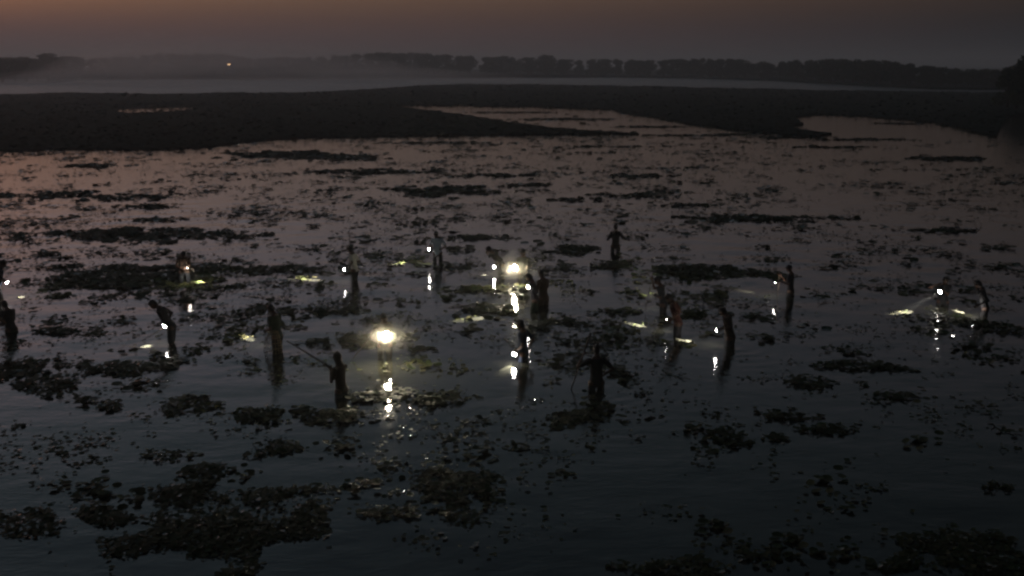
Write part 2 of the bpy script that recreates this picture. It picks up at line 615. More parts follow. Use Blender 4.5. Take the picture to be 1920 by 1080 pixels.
TREE_SETS = [tree_meshes(100 + i, 1100) for i in range(7)]
NEAR_SETS = [tree_meshes(200 + i, 3200) for i in range(3)]


def plant_tree(kind, pos, s, label, group, sets=TREE_SETS, name='tree'):
    o = empty(name, pos, random.uniform(0, 6.28))
    k = s / 10.0
    o.scale = (k * random.uniform(1.0, 1.75), k * random.uniform(1.0, 1.75), k)
    tr, cr = sets[kind]
    link('trunk', tr, M['bark'], o)
    link('crown', cr, M['crown'], o)
    tag(o, label, 'tree', group)
    return o


# the far wood: crown tops read along the skyline
sky_top = [(-250, 100), (0, 104), (130, 102), (200, 105), (300, 97), (400, 96), (480, 105), (560, 103), (640, 99), (740, 93), (800, 97), (880, 101),
           (1000, 104), (1025, 98), (1050, 107), (1150, 108), (1240, 110), (1280, 105), (1390, 106), (1420, 112), (1480, 110), (1560, 106), (1640, 107),
           (1700, 114), (1740, 119), (1800, 124), (1870, 126), (2000, 126), (2250, 122)]
base_y = [(-250, 147), (0, 146), (320, 140.5), (760, 138), (960, 139.5), (1300, 144), (1450, 148), (1600, 155), (1750, 162), (2250, 168)]


def interp(tab, u):
    return float(np.interp(u, [a for a, _ in tab], [c for _, c in tab]))


u = -240.0
row = 0
while u < 2230:
    for layer in range(2):
        uu = u + random.uniform(-9, 9)
        by = interp(base_y, uu) - layer * random.uniform(1.0, 3.0)
        q = gnd(uu, by, 0.6)
        ty = interp(sky_top, uu) + abs(random.gauss(0, 2.2)) + layer * 1.0
        hgt = max(3.0, at_depth(uu, ty, q.y).z - 0.6)
        plant_tree(random.randrange(7), (q.x, q.y, .55), hgt, 'tree in the hazy wood along the far shore of the lake', 'trees of the far shore wood')
    u += 13 + random.uniform(0, 9) + (4 if u < 900 else 0)
# darker nearer grove at the smoke
for uu, by, ty in [(-60, 152, 100), (-25, 152, 103), (5, 151, 103), (28, 150.5, 108), (50, 150, 104), (70, 149.5, 108), (92, 149, 96), (108, 148.5, 103), (-5, 150, 107)]:
    q = gnd(uu, by, .6)
    plant_tree(random.randrange(7), (q.x, q.y, .5), max(4, at_depth(uu, ty, q.y).z - .6), 'tree of the dark grove standing clear of the drifting smoke', 'trees of the dark grove beside the smoke')
# big trees on the right bank
for i, (uu, by, ty) in enumerate([(1905, 205, 112), (1935, 206, 92), (1985, 204, 78), (2050, 206, 95), (1890, 202, 118)]):
    q = gnd(uu, by, .2)
    plant_tree(i % 3, (q.x, q.y, .15), at_depth(uu, ty, q.y).z - .2, 'big black tree on the near bank mirrored in the inlet', 'big trees on the near bank', NEAR_SETS)

# shrub on the crest of the dark bank
for uu, vv, hh in [(234, 182, 1.1), (255, 182, .7)]:
    q = gnd(uu, vv, .2)
    rs = np.random.default_rng(int(uu))
    V, F = leaf_cloud(260, [(0, 0, .5, .4), (.25, .1, .75, .28), (-.25, 0, .4, .3)], .11, rs)
    o = empty('shrub', (q.x, q.y, .18))
    o.scale = (hh, hh, hh)
    link('foliage', np_mesh('foliage', V, F), M['crown'], o)
    bm = bmesh.new()
    tube(bm, [(0, 0, -.1), (.02, 0, .3), (.1, .05, .6)], [.04, .03, .012], 6)
    tube(bm, [(0, 0, .15), (-.12, 0, .45)], [.025, .01], 6)
    link('stem', bm_mesh('stem', bm), M['bark'], o)
    tag(o, 'larger shrub on the crest of the dark bank before smoke' if hh > 1 else 'low shrub beside the larger one on the dark bank', 'shrub')

# lamp on the far shore
q = gnd(428, 140, .6)
lz = at_depth(428, 122, q.y).z
o = empty('lamp_post', (q.x, q.y, .5))
bm = bmesh.new()
tube(bm, [(0, 0, -.3), (0, 0, lz - .5), (0, 0, lz)], [.14, .1, .08], 8)
tube(bm, [(0, 0, lz - .1), (.5, -.4, lz + .25), (1.0, -.8, lz + .3)], [.06, .05, .05], 6)
link('post', bm_mesh('post', bm), M['torch_metal'], o)
bm = bmesh.new()
bmesh.ops.create_uvsphere(bm, u_segments=14, v_segments=8, radius=1)
for v in bm.verts:
    v.co = Vector((v.co.x * 1.0 + 1.0, v.co.y * .7 - 1.0, v.co.z * .38 + lz - .1))
link('lamp_head', bm_mesh('lamp_head', bm), M['far_lamp'], o)
tag(o, 'single lit orange lamp on a post before the far wood', 'lamp')

# ------------------------------------------------------------------ floating plants
LT = np.array([[0, 0, -.10]] + [[math.cos(a) * (1 + .10 * math.cos(2 * a)), math.sin(a) * .86, .05 * math.sin(3 * a)] for a in np.linspace(0, 2 * math.pi, 8)[:-1]])
LF = np.array([[0, k + 1, (k + 1) % 7 + 1] for k in range(7)])


def leaves_np(C, Rr, tilt, yaw):
    n_ = len(C)
    V = LT[None] * Rr[:, None, None]
    ct, st = np.cos(tilt)[:, None], np.sin(tilt)[:, None]
    x, y, z = V[..., 0], V[..., 1], V[..., 2]
    y2 = y * ct - z * st
    z2 = y * st + z * ct
    cy, sy = np.cos(yaw)[:, None], np.sin(yaw)[:, None]
    x3 = x * cy - y2 * sy
    y3 = x * sy + y2 * cy
    V = np.stack([x3, y3, z2], -1) + C[:, None, :]
    F = LF[None] + (np.arange(n_) * len(LT))[:, None, None]
    return V.reshape(-1, 3), F.reshape(-1, 3)


def leaf_mesh(name, C, Rr, tilt=None, yaw=None):
    C = np.asarray(C, float)
    Rr = np.asarray(Rr, float)
    k = len(C)
    if tilt is None:
        tilt = np.abs(rng.normal(0, .24, k))
    if yaw is None:
        yaw = rng.uniform(0, 6.28, k)
    V, F = leaves_np(C, Rr, tilt, yaw)
    return np_mesh(name, V, F)


# weed rafts: (centre px, half width px, half height px, cover, label)
MATS = [
    (1290, 254, 95, 1.4, .9, 'thin weed line running on from the tip of the dark bank'),
    (1470, 258, 80, 1.6, .9, 'thin weed line before the mouth of the middle channel'),
    (1060, 224, 90, 2.2, .8, 'thin weed line lying inside the middle channel'),
    (960, 211, 70, 1.6, .7, 'faint weed line at the top of the middle channel'),
    (1230, 238, 70, 2.0, .8, 'weed line at the narrowing of the middle channel'),
    (1390, 252, 60, 1.6, .8, 'weed line where the middle channel meets the lake'),
    (1620, 262, 90, 2.0, .7, 'faint weed line off the tongue of the bank'),
    (1690, 232, 60, 1.5, .7, 'faint weed line along the inlet shore'),
    (1560, 276, 80, 2.0, .6, 'faint broken weed line in the open inlet'),
    (820, 268, 110, 1.6, .7, 'thin weed line just below the long dark bank'),
    (1120, 275, 110, 1.6, .5, 'faint broken weed line before the bank tip'),
    (235, 441, 190, 17, 1.0, 'long weed raft behind the widest raft, with one ragged end'),
    (430, 440, 80, 9, .5, 'loose weed raft trailing off the long raft behind'),
    (250, 524, 210, 36, 1.15, 'widest dark weed raft, around the legs of the rod holder'),
    (500, 506, 105, 10, .9, 'narrow weed raft running from the widest raft to the white shirt'),
    (520, 290, 110, 8, 1.0, 'dark weed raft off the tip of the near bank'),
    (640, 296, 90, 6, .9, 'thin weed raft touching the end of the bank tip raft'),
    (700, 322, 150, 5, .8, 'very long thin weed strip on the pink far water'),
    (920, 330, 85, 4, .8, 'thin weed strip following on from the very long strip'),
    (830, 359, 105, 11, 1.0, 'thick weed raft alone in the pink far water'),
    (990, 347, 55, 3, .6, 'faint weed strip just beyond the thick lone raft'),
    (85, 366, 100, 7, .9, 'flat weed raft floating in the orange tinted water'),
    (250, 371, 85, 7, .8, 'flat weed raft next to the orange water'),
    (270, 388, 60, 5, .8, 'short weed strip between two flat rafts and the long raft'),
    (170, 311, 55, 4, .8, 'small weed strip in the open water below the bank'),
    (300, 412, 50, 5, .7, 'small weed strip just beyond the long weed raft'),
    (1205, 330, 60, 4, .8, 'thin weed strip far beyond the person wading apart'),
    (1185, 366, 80, 5, .8, 'weed strip between person wading apart and far thin strip'),
    (1080, 374, 60, 4, .6, 'faint weed strip beside the strip beyond the lone wader'),
    (1410, 411, 120, 8, 1.0, 'dark cigar shaped weed raft in empty water beyond the upright torch holder'),
    (1560, 409, 60, 3, .6, 'thin tail of weed drifting off the cigar shaped raft'),
    (1290, 386, 60, 4, .6, 'faint weed strip short of the cigar shaped raft'),
    (1082, 470, 55, 13, 1.0, 'round weed raft beside the person wading apart'),
    (1310, 508, 95, 18, 1.05, 'big weed raft behind the raised arm'),
    (1420, 516, 75, 9, .8, 'weed raft between the big raft and upright torch holder'),
    (1785, 298, 88, 4, 1.1, 'long weed strip across the mouth of the inlet'),
    (1775, 432, 60, 6, .9, 'lone weed strip in dim water before the inlet'),
    (890, 446, 95, 5, .9, 'thin weed strip behind the pale blue shirt'),
    (870, 468, 35, 8, .7, 'small weed patch beside the pale blue shirt'),
    (1145, 497, 42, 8, .9, 'weed patch around the legs of the person wading apart'),
    (930, 582, 68, 13, 1.0, 'glinting weed raft below the starry lamp'),
    (900, 545, 60, 10, .75, 'weed patch under the outstretched arm of the bending person'),
    (1010, 610, 42, 16, .8, 'dark weed patch around the two close companions'),
    (610, 585, 80, 14, .7, 'weed patch behind the lone glaring lamp'),
    (655, 640, 75, 17, .8, 'weed raft between the fish basket and the glaring lamp'),
    (770, 655, 60, 10, .7, 'weed patch close beside the lone glaring lamp'),
    (245, 689, 95, 18, 1.05, 'dark weed raft below the stooping person'),
    (60, 690, 85, 22, 1.0, 'thick weed raft at the feet of the empty handed person'),
    (120, 622, 110, 10, .7, 'weed strip beside the empty handed person'),
    (75, 722, 60, 16, .9, 'ragged weed patch joined to the raft of the empty handed person'),
    (610, 781, 72, 17, 1.15, 'thick weed raft around the legs of the spear aimer'),
    (705, 744, 68, 13, .95, 'weed raft with bright specks under the lone lamp'),
    (830, 752, 65, 13, .75, 'weed raft beside the bright specked one'),
    (365, 763, 60, 19, .95, 'clumpy weed raft in front of the stooping person'),
    (470, 778, 58, 15, .85, 'clumpy weed raft in front of the fish basket'),
    (520, 842, 60, 14, .85, 'weed raft between clumpy rafts and the huge raft'),
    (400, 884, 58, 17, .9, 'weed patch just beyond the huge weed raft'),
    (330, 855, 55, 10, .7, 'small weed patch between the clumpy rafts and the huge raft'),
    (205, 762, 28, 12, .9, 'compact weed tuft alone in calm water'),
    (410, 1000, 235, 78, .8, 'huge weed raft with small water gaps'),
    (345, 930, 75, 30, .9, 'bump of weed on the far edge of the huge raft'),
    (590, 960, 60, 26, .7, 'shoulder of weed on the lamp side of the huge raft'),
    (60, 985, 75, 26, .7, 'weed patch beside the huge raft, away from the lamps'),
    (820, 915, 105, 38, .85, 'broad weed raft in the path of lamp reflections'),
    (720, 965, 75, 11, .8, 'narrow weed raft beside broad raft in the reflections'),
    (870, 970, 50, 14, .6, 'small weed patch before the broad reflection raft'),
    (1095, 785, 62, 14, .9, 'weed patch below the broad person with pole'),
    (1600, 688, 105, 11, .85, 'long weed raft in dim water beyond the round bushy one'),
    (1500, 718, 60, 11, .85, 'short weed raft next to the long dim one'),
    (1700, 745, 80, 6, .6, 'thin weed strip beside the long dim raft'),
    (1368, 817, 44, 17, 1.0, 'round bushy weed raft in calm dark water'),
    (1480, 784, 75, 9, .8, 'flat weed raft beyond the round bushy one'),
    (1545, 806, 60, 13, .75, 'weed raft beside the round bushy one'),
    (1452, 824, 28, 9, .8, 'little weed tuft joined to the round bushy raft'),
    (1830, 1055, 160, 62, .85, 'big dark weed raft alone in the darkest calm water'),
    (1260, 1068, 120, 18, .8, 'dark weed raft in calm water, away from all the lamps'),
    (1430, 1045, 60, 12, .6, 'small weed patch between two dark rafts in calm water'),
    (1310, 590, 75, 8, .6, 'weed patch behind the dark red shirt'),
    (1170, 585, 60, 9, .6, 'weed patch under the thin drooping rod'),
    (1800, 605, 75, 10, .65, 'weed patch before the person with the slanting beam'),
    (1880, 620, 45, 12, .7, 'weed patch before the person touching face'),
    (1660, 690, 60, 10, .7, 'weed patch joined to the long dim raft'),
    (1870, 915, 40, 8, .6, 'single weed tuft in empty dark water'),
]


def trodden(x, y, i_skip=()):
    """water the waders have just pushed clear"""
    for i, p in enumerate(P):
        if i in i_skip:
            continue
        q = p['pos']
        if ((x - q.x) / .62) ** 2 + ((y - q.y - .25) / 1.0) ** 2 < 1:
            return True
    return False


def mat_points(cx, cy, rx, ry, cover, seed):
    q = gnd(cx, cy)
    a = gnd(cx + rx, cy).x - q.x
    d1, d0 = gnd(cx, cy - ry).y, gnd(cx, cy + ry).y
    bdep = (d1 - d0) / 2
    yc = (d1 + d0) / 2
    area = math.pi * a * bdep
    dist = yc
    lr = min(.19, max(.034, dist * .0025))
    n_ = int(min(6500, cover * area / (lr * lr * 2.2) * 1.7))
    C = []
    Rl = []
    tries = 0
    while len(C) < n_ and tries < n_ * 8:
        tries += 1
        x, y = random.uniform(-1.4, 1.4), random.uniform(-1.4, 1.4)
        rr = math.hypot(x, y)
        nn = noise.noise(Vector((x * 2.2 + seed * 3.1, y * 2.2, seed))) * .55 + noise.noise(Vector((x * a * 1.1, y * bdep * 1.1, seed + 9))) * .55
        keep = .9 - rr + nn * 1.25
        if keep < 0 or (keep < .25 and random.random() > keep * 4):
            continue
        gap = noise.noise(Vector((x * a * .9 + 31, y * bdep * .6, seed + 4)))
        if gap < -.28 - .25 * (cover - .7) and random.random() < .85:
            continue
        if trodden(q.x + x * a, yc + y * bdep, (2, 5)):
            continue
        hgt = random.random() ** 2 * min(.14, .03 + .10 * max(0, keep))
        C.append((x * a, y * bdep, .012 + hgt))
        Rl.append(lr * random.choice((.5, .8, 1.0, 1.3)) * random.uniform(.8, 1.2))
    return (q.x, yc), C, Rl


for i, (cx, cy, rx, ry, cov, lab) in enumerate(MATS):
    (x0, y0), C, Rl = mat_points(cx, cy, rx, ry * (.85 if 430 < cy < 700 else 1), cov * .9, i + 1)
    o = empty('weed_raft', (x0, y0, 0))
    tag(link('foliage', leaf_mesh('foliage', C, Rl), M['leaf'], o), kind='stuff')
    tag(o, lab, 'water weed', 'floating weed rafts')

# loose clumps
CL_V = []
for k in range(14):
    rs = np.random.default_rng(500 + k)
    nl = int(rs.integers(9, 26))
    sp = rs.uniform(.09, .24)
    C = np.stack([rs.normal(0, sp * 1.2, nl), rs.normal(0, sp * .9, nl), .012 + np.abs(rs.normal(0, .03, nl))], 1)
    C[0] = (0, 0, .02)
    Rl = rs.uniform(.03, .07, nl)
    CL_V.append(leaf_mesh('foliage', C, Rl, np.abs(rs.normal(0, .3, nl)), rs.uniform(0, 6.28, nl)))


def zone(u, v):
    d = 1.0
    if v > 720:
        d *= 1 - .12 * min(1, (v - 720) / 150)
    if u > 1050 and v > 760:
        d *= 1 - .2 * min(1, (u - 1050) / 200)
    if u > 1350 and v > 560:
        d *= .75
    if 600 < u < 1000 and v > 980:
        d *= .3
    if u > 960 and v > 850:
        d *= .7
    if v < 400:
        d *= .35 + .65 * max(0, (v - 280) / 120)
    if v < 300 and u > 1500:
        d *= .25
    return d


clumps = []
pads = []
N_TRY = 64000
for k in range(N_TRY):
    y = math.sqrt(random.uniform(10 ** 2, 104 ** 2)) if k < N_TRY * .9 else math.sqrt(random.uniform(10 ** 2, 39 ** 2))
    x = random.uniform(-.56, .56) * (y + 2)
    u, v = to_px((x, y, 0))
    if v < 255 - max(0, (u - 1300) * .0) or v > 1120:
        continue
    z1 = noise.noise(Vector((x * .22, y * .10, 3.3)))
    z2 = noise.noise(Vector((x * .9, y * .5, 8.1)))
    z3 = noise.noise(Vector((x * .35, y * .8, 5.5)))
    pr = (.30 + .5 * z1 + .5 * z2 + .6 * z3) * zone(u, v)
    if trodden(x, y):
        continue
    if random.random() > pr * .95:
        continue
    near_light = False
    if random.random() < .12:
        clumps.append((x, y, random.uniform(.6, 1.35) * (1 + y * .006)))
    else:
        gs = random.uniform(.05, .17)
        for j in range(random.choice((1, 1, 2, 3, 5, 7, 9))):
            pads.append((x + random.gauss(0, gs * 1.3), y + random.gauss(0, gs), .008 + random.random() ** 3 * .12,
                         random.uniform(.018, .052) * (1 + y * .0055)))
# leaves in front of the far inlet and beyond the tips of the banks
for k in range(900):
    u, v = random.uniform(760, 1500), random.uniform(200, 258)
    q = gnd(u, v)
    if random.random() < .5 + noise.noise(Vector((q.x * .05, q.y * .03, 2))):
        pads.append((q.x, q.y, .01, random.uniform(.2, .45)))
clumps.sort(key=lambda c: -c[2] / c[1])
for c in clumps[:300]:
    o = empty('water_plant', (c[0], c[1], 0))
    link('foliage', random.choice(CL_V), M['leaf'], o)
    o.rotation_euler = (0, 0, random.uniform(0, 6.28))
    o.scale = (c[2],) * 3
    tag(o, 'small loose clump of dark leaves floating on open water', 'water plant', 'loose clumps of floating leaves')
for c in clumps[300:]:
    for j in range(random.randint(4, 9)):
        pads.append((c[0] + random.gauss(0, .26 * c[2]), c[1] + random.gauss(0, .26 * c[2]), .01 + abs(random.gauss(0, .05)), random.uniform(.07, .13) * (1 + c[1] * .008)))
pads = np.array(pads)
pt = np.abs(rng.normal(0, .16, len(pads)))
o = link('floating_leaves', leaf_mesh('floating_leaves', pads[:, :3], pads[:, 3], pt), M['pad'])
tag(o, 'countless small dark leaves scattered over the lake', 'water plant', kind='stuff')

# rank growth along the banks
C = []
Rl = []
for poly, zb, cnt in ((BANK_A, .16, 9000), (BANK_B, .2, 9000)):
    from mathutils import geometry
    us = [a for a, _ in poly]
    vs = [c for _, c in poly]
    got = 0
    while got < cnt:
        u, v = random.uniform(max(-60, min(us)), min(1980, max(us))), random.uniform(min(vs), max(vs))
        ins = False
        j = len(poly) - 1
        for i in range(len(poly)):
            if (vs[i] > v) != (vs[j] > v) and u < (us[j] - us[i]) * (v - vs[i]) / (vs[j] - vs[i]) + us[i]:
                ins = not ins
            j = i
        if not ins:
            continue
        got += 1
        q = gnd(u, v, zb)
        r = .1 + q.y * .0011
        C.append((q.x, q.y, zb + random.random() ** 2 * .3))
        Rl.append(r * random.uniform(.6, 1.2))
C = np.array(C)
o = link('bank_weeds', leaf_mesh('bank_weeds', C, np.array(Rl), np.abs(rng.normal(0, .3, len(C)))), M['bank_weed'])
tag(o, 'rank low weeds covering the dark banks', 'weeds', kind='stuff')

# ------------------------------------------------------------------ people
def loft(bm, secs, side, seg=14):
    """secs: (centre, half width, half depth); side = direction of the width"""
    rings = []
    for i, (c, a, d_) in enumerate(secs):
        c = Vector(c)
        nxt = Vector(secs[min(i + 1, len(secs) - 1)][0])
        prv = Vector(secs[max(i - 1, 0)][0])
        ax = (nxt - prv).normalized()
        s = (side - ax * side.dot(ax)).normalized()
        f = ax.cross(s)
        rings.append([bm.verts.new(c + s * (a * math.cos(2 * math.pi * k / seg)) + f * (d_ * math.sin(2 * math.pi * k / seg))) for k in range(seg)])
    for i in range(len(rings) - 1):
        for k in range(seg):
            bm.faces.new((rings[i][k], rings[i][(k + 1) % seg], rings[i + 1][(k + 1) % seg], rings[i + 1][k]))
    bm.faces.new(rings[0][::-1])
    bm.faces.new(rings[-1])


def ball(bm, c, r, rot=None, seg=14):
    Mx = Matrix.Translation(Vector(c)) @ (rot.to_4x4() if rot else Matrix.Identity(4)) @ Matrix.Diagonal((*r, 1))
    bmesh.ops.create_uvsphere(bm, u_segments=seg, v_segments=max(6, seg // 2), radius=1, matrix=Mx)


def blend(bm, voxel, it=5):
    """one continuous skin from overlapping volumes"""
    bmesh.ops.recalc_face_normals(bm, faces=bm.faces)
    me = bpy.data.meshes.new('tmp')
    bm.to_mesh(me)
    bm.free()
    o = bpy.data.objects.new('tmp', me)
    COL.objects.link(o)
    m1 = o.modifiers.new('r', 'REMESH')
    m1.mode = 'VOXEL'
    m1.voxel_size = voxel
    m2 = o.modifiers.new('s', 'SMOOTH')
    m2.factor = .5
    m2.iterations = it
    dg = bpy.context.evaluated_depsgraph_get()
    out = bpy.data.meshes.new_from_object(o.evaluated_get(dg))
    bpy.data.objects.remove(o)
    bpy.data.meshes.remove(me)
    for p_ in out.polygons:
        p_.use_smooth = True
    return out


def ik(a, t, l1, l2, pole):
    d = t - a
    L = min(d.length, (l1 + l2) * .985)
    L = max(L, abs(l1 - l2) + .05)
    d.normalize()
    t = a + d * L
    x = (l1 * l1 - l2 * l2 + L * L) / (2 * L)
    h = math.sqrt(max(0, l1 * l1 - x * x))
    pl = pole - d * pole.dot(d)
    pl.normalize()
    return a + d * x + pl * h, t


def tp(i, u, v, dy):
    return at_depth(u, v, P[i]['pos'].y + dy)


# person, lens pixel, depth offset, patch pixel on the water, power, cone, label
TORCHES = [
    (0, 12, 529, -.05, (40, 557), 2468, 16, 'bright torch shining on weeds beside the empty handed person'),
    (2, 350, 501, -.42, (376, 531), 2692, 18, 'torch lighting the weeds of the widest raft'),
    (3, 309, 611, .05, (276, 649), 2917, 18, 'small torch in the hand of the stooping person'),
    (4, 497, 621, .22, (466, 635), 2692, 16, 'torch aimed at a yellow weed patch by the fish basket holder'),
    (7, 647, 505, -.15, (578, 525), 6732, 17, 'tiny torch beside the white shirt'),
    (8, 805, 467, -.22, (745, 496), 6171, 13, 'small bright torch in the hand of the pale blue shirt'),
    (9, 927, 500, -.25, (908, 516), 1570, 16, 'small torch under the bending person'),
    (12, 991, 538, -.12, (888, 598), 8078, 14, 'small torch under the lit forearm'),
    (13, 964, 664, -.2, (955, 690), 493, 40, 'torch lowered to the glittering water by the navy shirt'),
    (16, 1228, 553, .16, (1212, 542), 1570, 17, 'torch hidden before the chest of the raised arm person'),
    (17, 1252, 599, .24, (1196, 610), 7293, 13, 'torch of the dark red shirt aimed low over the water'),
    (18, 1345, 619, -.02, (1288, 639), 6732, 14, 'bright torch of the bowed brown shirt'),
    (19, 1455, 529, -.12, (1400, 547), 583, 17, 'small torch held out by the upright person in black'),
    (20, 1763, 547, -.40, (1694, 586), 13464, 13, 'strong torch throwing the long slanting beam'),
    (21, 1828, 575, -.18, (1800, 585), 4443, 17, 'low torch of the person touching face'),
]
L1 = tp(6, 725, 628, -.42)
L2 = tp(10, 965, 502, -.42)
POLES = [
    ('spear', 2, (360, 503), (376, 530), -.3, -.5, .010, 'short rod reaching from the torch holder into the lit weeds', 'spear', 0),
    ('spear', 3, (316, 610), (262, 641), .08, .3, .011, 'short spear slanting down from the stooping person', 'spear', 0),
    ('pole', 4, (506, 566), (494, 662), .15, -.1, .013, 'thin upright pole gripped above the round fish basket', 'pole', .0),
    ('spear', 5, (622, 690), (538, 639), -.02, 1.0, .022, 'long straight spear aimed by the hooded person', 'spear', 0),
    ('pole', 6, (704, 618), (661, 674), -.1, -.2, .02, 'slanting stick beside the lone glaring lamp', 'pole', 0),
    ('pole', 7, (655, 434), (657, 528), .12, .1, .011, 'thin upright stick of the white shirted person', 'pole', 0),
    ('pole', 14, (1108, 624), (1068, 738), .16, .0, .022, 'tall slanting pole in the raised hand of the broad person', 'pole', 0),
    ('rod', 15, (1178, 449), (1200, 452), .1, .2, .012, 'short rod in the hand of the lone wader', 'rod', 0),
    ('rod', 16, (1225, 508), (1210, 582), .12, -.1, .010, 'thin drooping rod under the raised arm', 'rod', 0),
    ('pole', 18, (1361, 558), (1359, 650), .15, .1, .013, 'upright stick behind the bowed brown shirt', 'pole', 0),
    ('rod', 19, (1462, 508), (1457, 560), .1, -.05, .010, 'thin rod hanging from the upright person in black', 'rod', 0),
]


def grip(i, pt, tol):
    """the nearer hand of person i closes on a point in the world"""
    best = None
    for sd_ in 'RL':
        t_ = P[i][sd_]
        if t_ is None or 'grip' + sd_ in P[i]:
            continue
        dd = (at_depth(t_[0], t_[1], P[i]['pos'].y + t_[2]) - pt).length
        if best is None or dd < best[0]:
            best = (dd, sd_)
    if best and best[0] < tol:
        P[i]['grip' + best[1]] = Vector(pt)


for i, u, v, dy, aim, pw, cone, lab in TORCHES:
    a = tp(i, u, v, dy)
    grip(i, a - (gnd(*aim) - a).normalized() * .10, 9)
for i, a in ((6, L1), (10, L2)):
    grip(i, a + Vector((0, .10, .016)), 9)
for nm, i, a, c, d0, d1, r, lab, cat, sag in POLES:
    for sd_ in 'RL':
        t_ = P[i][sd_]
        if t_ is None or 'grip' + sd_ in P[i]:
            continue
        w_ = at_depth(t_[0], t_[1], P[i]['pos'].y + t_[2])
        a_, c_ = tp(i, a[0], a[1], d0), tp(i, c[0], c[1], d1)
        f = max(.03, min(.97, (w_ - a_).dot(c_ - a_) / (c_ - a_).length_squared))
        q = a_.lerp(c_, f)
        if (q - w_).length < .32:
            P[i]['grip' + sd_] = q


